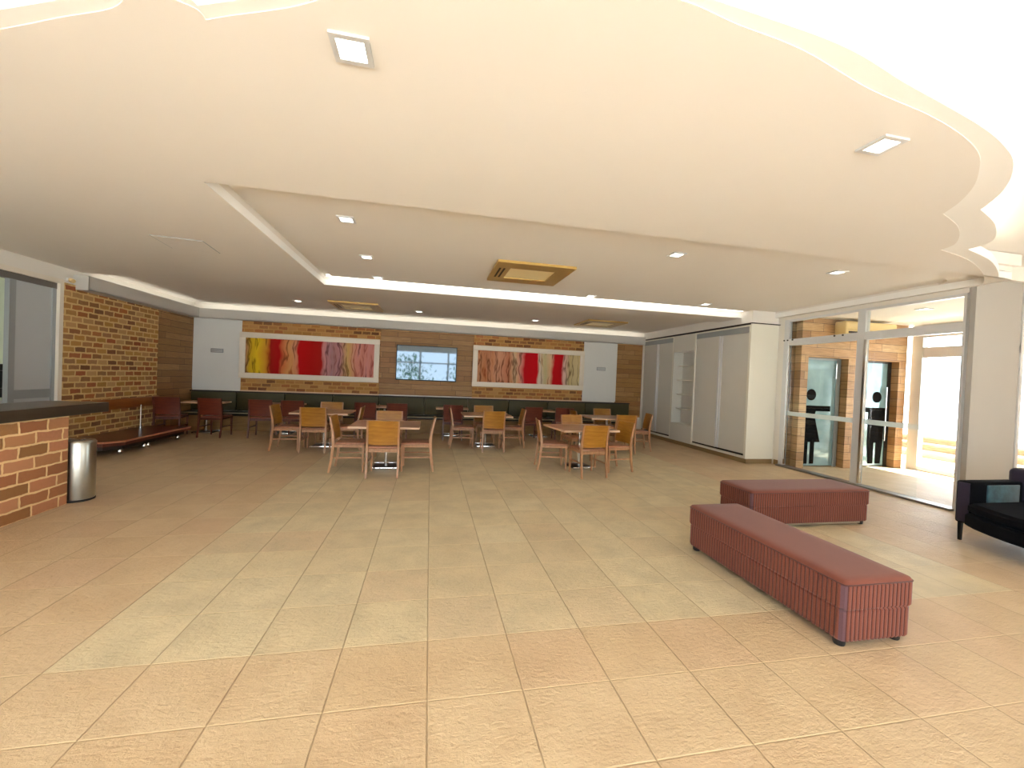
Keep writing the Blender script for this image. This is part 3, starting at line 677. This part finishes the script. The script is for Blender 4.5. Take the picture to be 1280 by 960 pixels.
dup(tproto, (4.15, 9.0, 0), -.05, 'square wooden dining table nearest the wardrobes', G)
GC = 'golden plywood chairs around the square tables'
A = 'the nearest left table'
chair('gold', -.64, 6.16, 0, 'golden plywood chair on the camera side of the nearest left table, back to camera', GC)
chair('gold', -1.45, 6.76, -90, 'golden plywood chair at the left side of the nearest left table', GC)
chair('gold', .10, 6.80, 90, 'golden plywood chair at the right side of the nearest left table', GC)
chair('gold', -.70, 7.75, 180, 'golden plywood chair on the far side of the nearest left table', GC)
chair('gold', -2.10, 8.10, 0, 'golden plywood chair, back to camera, at table below the yellow and red painting', GC)
chair('gold', -2.88, 8.48, -90, 'golden plywood chair at left side of table below the yellow and red painting', GC)
chair('gold', -1.30, 8.60, 90, 'golden plywood chair at right side of table below the yellow and red painting', GC)
chair('gold', -2.10, 9.60, 180, 'golden plywood chair on far side of table below the yellow and red painting', GC)
chair('gold', 1.33, 8.24, 0, 'golden plywood chair, back to camera, at the middle table below the tan painting', GC)
chair('gold', .46, 8.90, -90, 'golden plywood chair at left side of the middle table below the tan painting', GC)
chair('gold', 2.12, 9.0, 88, 'golden plywood chair at right side of the middle table below the tan painting', GC)
chair('gold', 1.30, 9.78, 180, 'golden plywood chair on far side of the middle table below the tan painting', GC)
chair('gold', 2.63, 6.06, 6, 'golden plywood chair, back to camera, at the nearest right table', GC)
chair('gold', 1.88, 6.88, -98, 'golden plywood chair at left side of the nearest right table', GC)
chair('gold', 3.47, 6.70, 100, 'golden plywood chair at right side of the nearest right table', GC)
chair('gold', 2.85, 7.85, 186, 'golden plywood chair on far side of the nearest right table', GC)
chair('gold', 4.20, 8.10, -4, 'golden plywood chair, back to camera, at table nearest the wardrobes', GC)
chair('gold', 5.03, 8.62, 78, 'golden plywood chair between its table and the wardrobes', GC)
chair('gold', 3.32, 9.05, -90, 'golden plywood chair at left side of table nearest the wardrobes', GC)
chair('gold', 4.40, 9.85, 180, 'golden plywood chair on far side of table nearest the wardrobes', GC)
# rear row at the banquette
tb = make_table(.8, .5); tb['group'] = 'small tables along the banquette'; tb['label'] = 'small table at the banquette under the white panel at left'; tb.location = (-5.0, 10.52, 0)
GT = 'small tables along the banquette'
for x, lab in ((-3.35, 'small table at the banquette under the left end of the yellow painting'), (-1.08, 'small table at the banquette left of the television'),
               (.58, 'small table at the banquette right of the television'), (2.9, 'small table at the banquette under the tan painting')):
    dup(tb, (x, 10.52, 0), 0, lab, GT)
GR = 'dark red wooden chairs along the banquette'
for x, y, f, lab in ((-5.38, 9.74, 8, 'dark red wooden chair in the back left corner beside the plank wall'),
                  (-4.58, 9.74, -3, 'dark red wooden chair, second from the plank wall in the back left corner'),
                  (-3.60, 9.74, 4, 'dark red wooden chair behind the leftmost golden chair, below the yellow painting'),
                  (-2.95, 9.72, 0, 'dark red wooden chair below the red band of the left painting'),
                  (-1.42, 9.72, 0, 'dark red wooden chair at the banquette, just left of the television'),
                  (-.72, 9.72, 0, 'dark red wooden chair at the banquette, below the left edge of the television'),
                  (.57, 9.72, 0, 'dark red wooden chair at the banquette, below the right edge of the television'),
                  (2.55, 9.72, 5, 'dark red wooden chair at the banquette, left one under the tan painting'),
                  (3.35, 9.72, -5, 'dark red wooden chair at the banquette, right one under the tan painting')):
    chair('red', x, y, f, lab, GR)

# ------------------------------------------------------------------ upholstered benches
def bench(name, L, W, label, loc, rz, rail):
    t = thing(name, label, 'bench', loc, rz, None)
    def ribbed(z0, z1, grow, r):
        """ribbed ring of the box sides"""
        hx, hy = L/2+grow, W/2+grow; per = .03; A = .006; pts = []
        def side(p, q, nrm):
            d = (Vector(q)-Vector(p)); n = max(2, int(d.length/per)); 
            for i in range(n):
                for (f, a) in ((0, 0), (.14, .6), (.32, 1), (.68, 1), (.86, .6)):
                    c = Vector(p)+d*((i+f)/n); pts.append((c.x+nrm[0]*A*a, c.y+nrm[1]*A*a, f))
        e = .02
        side((-hx+e, -hy), (hx-e, -hy), (0, -1)); pts.append((hx-e*.3, -hy+e*.3, 2)); side((hx, -hy+e), (hx, hy-e), (1, 0)); pts.append((hx-e*.3, hy-e*.3, 2))
        side((hx-e, hy), (-hx+e, hy), (0, 1)); pts.append((-hx+e*.3, hy-e*.3, 2)); side((-hx, hy-e), (-hx, -hy+e), (-1, 0)); pts.append((-hx+e*.3, -hy+e*.3, 2))
        mb = MB(); n = len(pts); zs = [z0, z0+.012, z1-.012, z1]; sh = [.006, 0, 0, .006]
        for z, s in zip(zs, sh):
            for (x, y, f) in pts: mb.v.append(Vector((x-s*(1 if x > 0 else -1), y-s*(1 if y > 0 else -1), z)))
        for k in range(3):
            for i in range(n):
                j = (i+1) % n; mb.f.append([k*n+i, k*n+j, (k+1)*n+j, (k+1)*n+i]); f = pts[i][2]
                mb.m.append(2 if f == 2 or pts[j][2] == 2 else (1 if f in (0, .86) else 0)); mb.smooth.append(False)
        mb.f.append([n*0+i for i in range(n)][::-1]); mb.m.append(0); mb.smooth.append(False)
        mb.f.append([3*n+i for i in range(n)]); mb.m.append(0); mb.smooth.append(False)
        return mb
    mats = [M['salmon'], M['groove'], M['mauve']]
    ribbed(.045, .235, -.004, 0).build('base_skirt', mats, t)
    ribbed(.238, .395, .004, 0).build('cushion_side', mats, t)
    hx, hy = L/2+.008, W/2+.008
    # domed top
    mb = MB(); nx, ny = 24, 8; vs = []; fs = []
    for j in range(ny+1):
        for i in range(nx+1):
            u, v_ = -1+2*i/nx, -1+2*j/ny; ex = 1-min(1, (1-abs(u))*hx/.05); ey = 1-min(1, (1-abs(v_))*hy/.05)
            vs.append((u*hx, v_*hy, .424-.028*max(ex*ex, ey*ey)+.004*math.cos(u*1.5)*math.cos(v_*1.5)))
    # finer at edges
    us = [-1, -1+.012/hx, -1+.03/hx, -1+.06/hx] + [-.8+1.6*k/10 for k in range(11)] + [1-.06/hx, 1-.03/hx, 1-.012/hx, 1]
    ws = [-1, -1+.012/hy, -1+.03/hy, -1+.06/hy] + [-.6+1.2*k/4 for k in range(5)] + [1-.06/hy, 1-.03/hy, 1-.012/hy, 1]
    vs = []
    def drop(d):
        d = min(d, .06); return .03*(1-math.sqrt(max(0, 1-(1-d/.06)**2)))
    for w_ in ws:
        for u in us:
            vs.append((u*hx, w_*hy, .424-max(drop((1-abs(u))*hx), drop((1-abs(w_))*hy))))
    R = len(us)
    for j in range(len(ws)-1):
        for i in range(R-1): a = j*R+i; fs.append((a, a+1, a+1+R, a+R))
    mb.add(vs, fs, 0, True)
    def rnd(x, y, r=.035):
        ax, ay = abs(x)-(hx-r), abs(y)-(hy-r)
        if ax > 0 and ay > 0:
            m_ = max(ax, ay); l_ = math.hypot(ax, ay); k_ = m_/l_
            return (math.copysign(hx-r+ax*k_, x), math.copysign(hy-r+ay*k_, y))
        return (x, y)
    for v in mb.v: v.x, v.y = rnd(v.x, v.y)
    ring = [i for i in range(R)] + [k*R+R-1 for k in range(1, len(ws))] + [(len(ws)-1)*R+i for i in range(R-2, -1, -1)] + [k*R for k in range(len(ws)-2, 0, -1)]
    b = len(mb.v); mb.v += [Vector((mb.v[i].x, mb.v[i].y, .392)) for i in ring]; K = len(ring)
    for q in range(K): mb.f.append([ring[q], ring[(q+1) % K], b+(q+1) % K, b+q]); mb.m.append(0); mb.smooth.append(True)
    mb.build('cushion_top', M['salmon'], t)
    c4 = [(sx*(hx-.035)+.035*math.cos(a0+q*PI/8), sy*(hy-.035)+.035*math.sin(a0+q*PI/8), .394) for sx, sy, a0 in ((1, 1, 0), (-1, 1, PI/2), (-1, -1, PI), (1, -1, 1.5*PI)) for q in range(5)]
    pp = MB().tube(c4+[c4[0]], .004, 6); pp.build('piping', M['groove'], t)
    for x in (-L/2+.06, L/2-.06):
        for y in (-W/2+.05, W/2-.05):
            MB().lathe([(.028, 0), (.032, .01), (.034, .045)], (x, y, 0), 16).build('foot', M['rub'], t)
    if rail:
        B((-L/2+.1, -W/2+.015, .02), (L/2-.1, -W/2+.035, .06)).build('metal_rail', M['steel'], t)
    return t
bench('upholstered_bench', 1.48, .52, 'long rust red ribbed upholstered bench, nearest the camera', (2.735, 2.695, 0), PI/2, False)
bench('upholstered_bench', 1.60, .50, 'rust red upholstered bench set crosswise behind the long one, before the glass', (4.30, 4.06, 0), 0, True)

# ------------------------------------------------------------------ sofa
t = thing('sofa', 'black velvet sofa with slim metal legs at the right edge, by the column', 'sofa', (5.66, 3.36, 0))
def front(y): # bowed front
    return -.33*math.sin(PI*min(1, max(0, (-y)/1.7)))
def bowed(z0, z1, ya, yb, xback, inset=0, rr=.02):
    n = 16; out = []
    for i in range(n+1):
        y = ya+(yb-ya)*i/n; out.append((front(y)+inset, y))
    out += [(xback, yb), (xback, ya)]; k = len(out); mb = MB()
    lv = [(z0, rr), (z0+rr, 0), (z1-rr, 0), (z1, rr)]
    for z, s in lv:
        for (x, y) in out: mb.v.append(Vector((x+(s if x < .5 else -s), y+(s if abs(y-yb) < 1e-6 else (-s if abs(y-ya) < 1e-6 else 0)), z)))
    for q in range(3):
        for i in range(k): j = (i+1) % k; mb.f.append([q*k+i, q*k+j, (q+1)*k+j, (q+1)*k+i]); mb.m.append(0); mb.smooth.append(True)
    mb.f.append(list(range(k))[::-1]); mb.f.append([3*k+i for i in range(k)]); mb.m += [0, 0]; mb.smooth += [False, False]
    return mb
bowed(.19, .33, -.14, -1.6, .98).build('seat_frame', M['velvet'], t)
bowed(.33, .44, -.15, -1.59, .74, .02, .03).build('seat_cushion', M['velvet'], t)
for ya, yb in ((0, -.14), (-1.6, -1.74)):
    MB().rbox((0.0, yb, .19), (.74, ya, .645), .025, 3).build('armrest', M['velvet'], t)
MB().rbox((.74, -1.74, .33), (1.0, 0, .78), .05, 3).build('backrest', M['purple'], t)
MB().rbox((.01, -.005, .2), (-.008, .0, .62), .002, 1) 
MB().rbox((.20, -.155, .40), (.66, -.139, .615), .006, 2).build('inner_arm_highlight', M['teal'], t)  # thin plate that carries the painted highlight of the inner arm
MB().rbox((-.004, -.12, .21), (.008, -.02, .63), .002, 1).build('arm_front_panel', M['purple'], t)
for x, y in ((.03, -.04), (.93, -.04), (.03, -1.70), (.93, -1.70)):
    MB().bar([(x, y, 0), (x, y, .2)], [(.012, .012), (.016, .016)]).build('leg', M['blackm'], t)
t = thing('sofa_cushion', 'purple velvet cushion standing against the back of the black sofa', 'cushion', (6.30, 2.6, .452), .0)
MB().rbox((-.07, -.22, 0), (.07, .22, .42), .06, 4).build('cushion', M['purple'], t)

# ------------------------------------------------------------------ ceiling fittings
def spot_proto():
    t = thing('recessed_spotlight', 'x', 'ceiling light'); s = .085
    f = MB().box((-s, -s, -.012), (s, -s+.025, 0)); f.box((-s, s-.025, -.012), (s, s, 0)); f.box((-s, -s+.025, -.012), (-s+.025, s-.025, 0)); f.box((s-.025, -s+.025, -.012), (s, s-.025, 0)); f.build('frame', M['alu'], t)
    B((-s+.025, -s+.025, -.006), (s-.025, s-.025, 0)).build('diffuser', M['lamp'], t); return t
sp = None
for x, y, z, lab in ((-.40, 1.97, 3.0, 'square recessed spotlight in the lower ceiling, nearest the camera at upper left'), (2.53, 1.93, 3.0, 'square recessed spotlight near the scalloped ceiling edge at right'),
    (-.91, 4.5, 3.12, 'recessed spotlight in the ceiling tray, left column, nearest one'), (-.91, 5.88, 3.12, 'recessed spotlight in the ceiling tray, left column, middle one'), (-.91, 7.1, 3.12, 'recessed spotlight in the ceiling tray, left column, farthest one'),
    (2.86, 4.45, 3.12, 'recessed spotlight in the ceiling tray, right of the large gilded grille, near row'), (2.85, 7.1, 3.12, 'recessed spotlight in the ceiling tray, far row, middle one'),
    (5.13, 6.95, 3.12, 'recessed spotlight in the ceiling tray, far row, nearest the wardrobes'), (5.2, 4.43, 3.12, 'recessed spotlight in the ceiling tray, near row, closest to the glass partition'),
    (-.32, 10.2, 3.07, 'small recessed spotlight in the rear ceiling, right of the left grille'), (2.63, 10.3, 3.07, 'small recessed spotlight in the rear ceiling, left of the right grille'), (-2.96, 9.9, 3.07, 'small recessed spotlight in the rear ceiling, left of the left grille'),
    (8.0, 5.29, 2.98, 'recessed spotlight in the vestibule ceiling behind the glass')):
    if sp is None: sp = spot_proto(); sp.location = (x, y, z); sp['label'] = lab; sp['group'] = 'square recessed ceiling spotlights'
    else: dup(sp, (x, y, z), 0, lab, 'square recessed ceiling spotlights')
def ac_unit(x, y, z, s, label):
    t = thing('ceiling_air_conditioner', label, 'air conditioner', (x, y, z), 0, 'gilded ceiling cassettes'); h = s/2; q = .26*s
    f = MB()
    f.box((-h, -h, -.035), (h, -q, 0)); f.box((-h, q, -.035), (h, h, 0)); f.box((-h, -q, -.035), (-q*1.15, q, 0)); f.box((q*1.15, -q, -.035), (h, q, 0)); f.build('panel', M['gold'], t)
    B((-q*1.15, -q, -.024), (q*1.15, q, 0)).build('return_grille', M['acreturn'], t)
    for k in range(2):
        B((-h*.88+k*.06, -q*.9, -.038), (-h*.88+k*.06+.028, q*.9, -.0351)).build('air_slot', M['dark'], t)
    return t
ac_unit(1.38, 5.92, 3.12, 1.10, 'large gilded square air conditioner panel in the middle of the ceiling tray')
ac_unit(-1.72, 10.0, 3.07, 1.05, 'gilded square air conditioner panel in the rear ceiling, over the left painting')
ac_unit(4.30, 10.0, 3.07, 1.05, 'gilded square air conditioner panel in the rear ceiling, near the wardrobes')
t = thing('access_hatch', 'faintly outlined square access hatch in the ceiling at left', 'hatch', (-2.95, 5.65, 3.0), .1)
f = MB()
f.box((-.26, -.26, -.004), (.26, -.25, 0)); f.box((-.26, .25, -.004), (.26, .26, 0)); f.box((-.26, -.25, -.004), (-.25, .25, 0)); f.box((.25, -.25, -.004), (.26, .25, 0)); f.build('hatch_frame', M['greyf'], t)
B((-.25, -.25, -.006), (.25, .25, 0)).build('hatch_panel', M['ceil'], t)
t = thing('motion_sensor', 'small pale sensor on the wall above the sliding door corner at left', 'sensor', (XL+.0, 7.82, 2.82))
MB().rbox((0, -.04, -.03), (.04, .04, .03), .008).build('mount', M['alu'], t); MB().tube([(.04, 0, 0), (.10, -.02, -.02)], .032, 14).build('lens', M['cream'], t)
# trees beyond the rear windows are reflected in the television
bush(-1.5, -9, 2.2, 'leafy shrub outside behind the camera, seen only mirrored in the television', 1)
bush(3.2, -10, 2.6, 'larger leafy shrub outside behind the camera, mirrored in the television', 2)
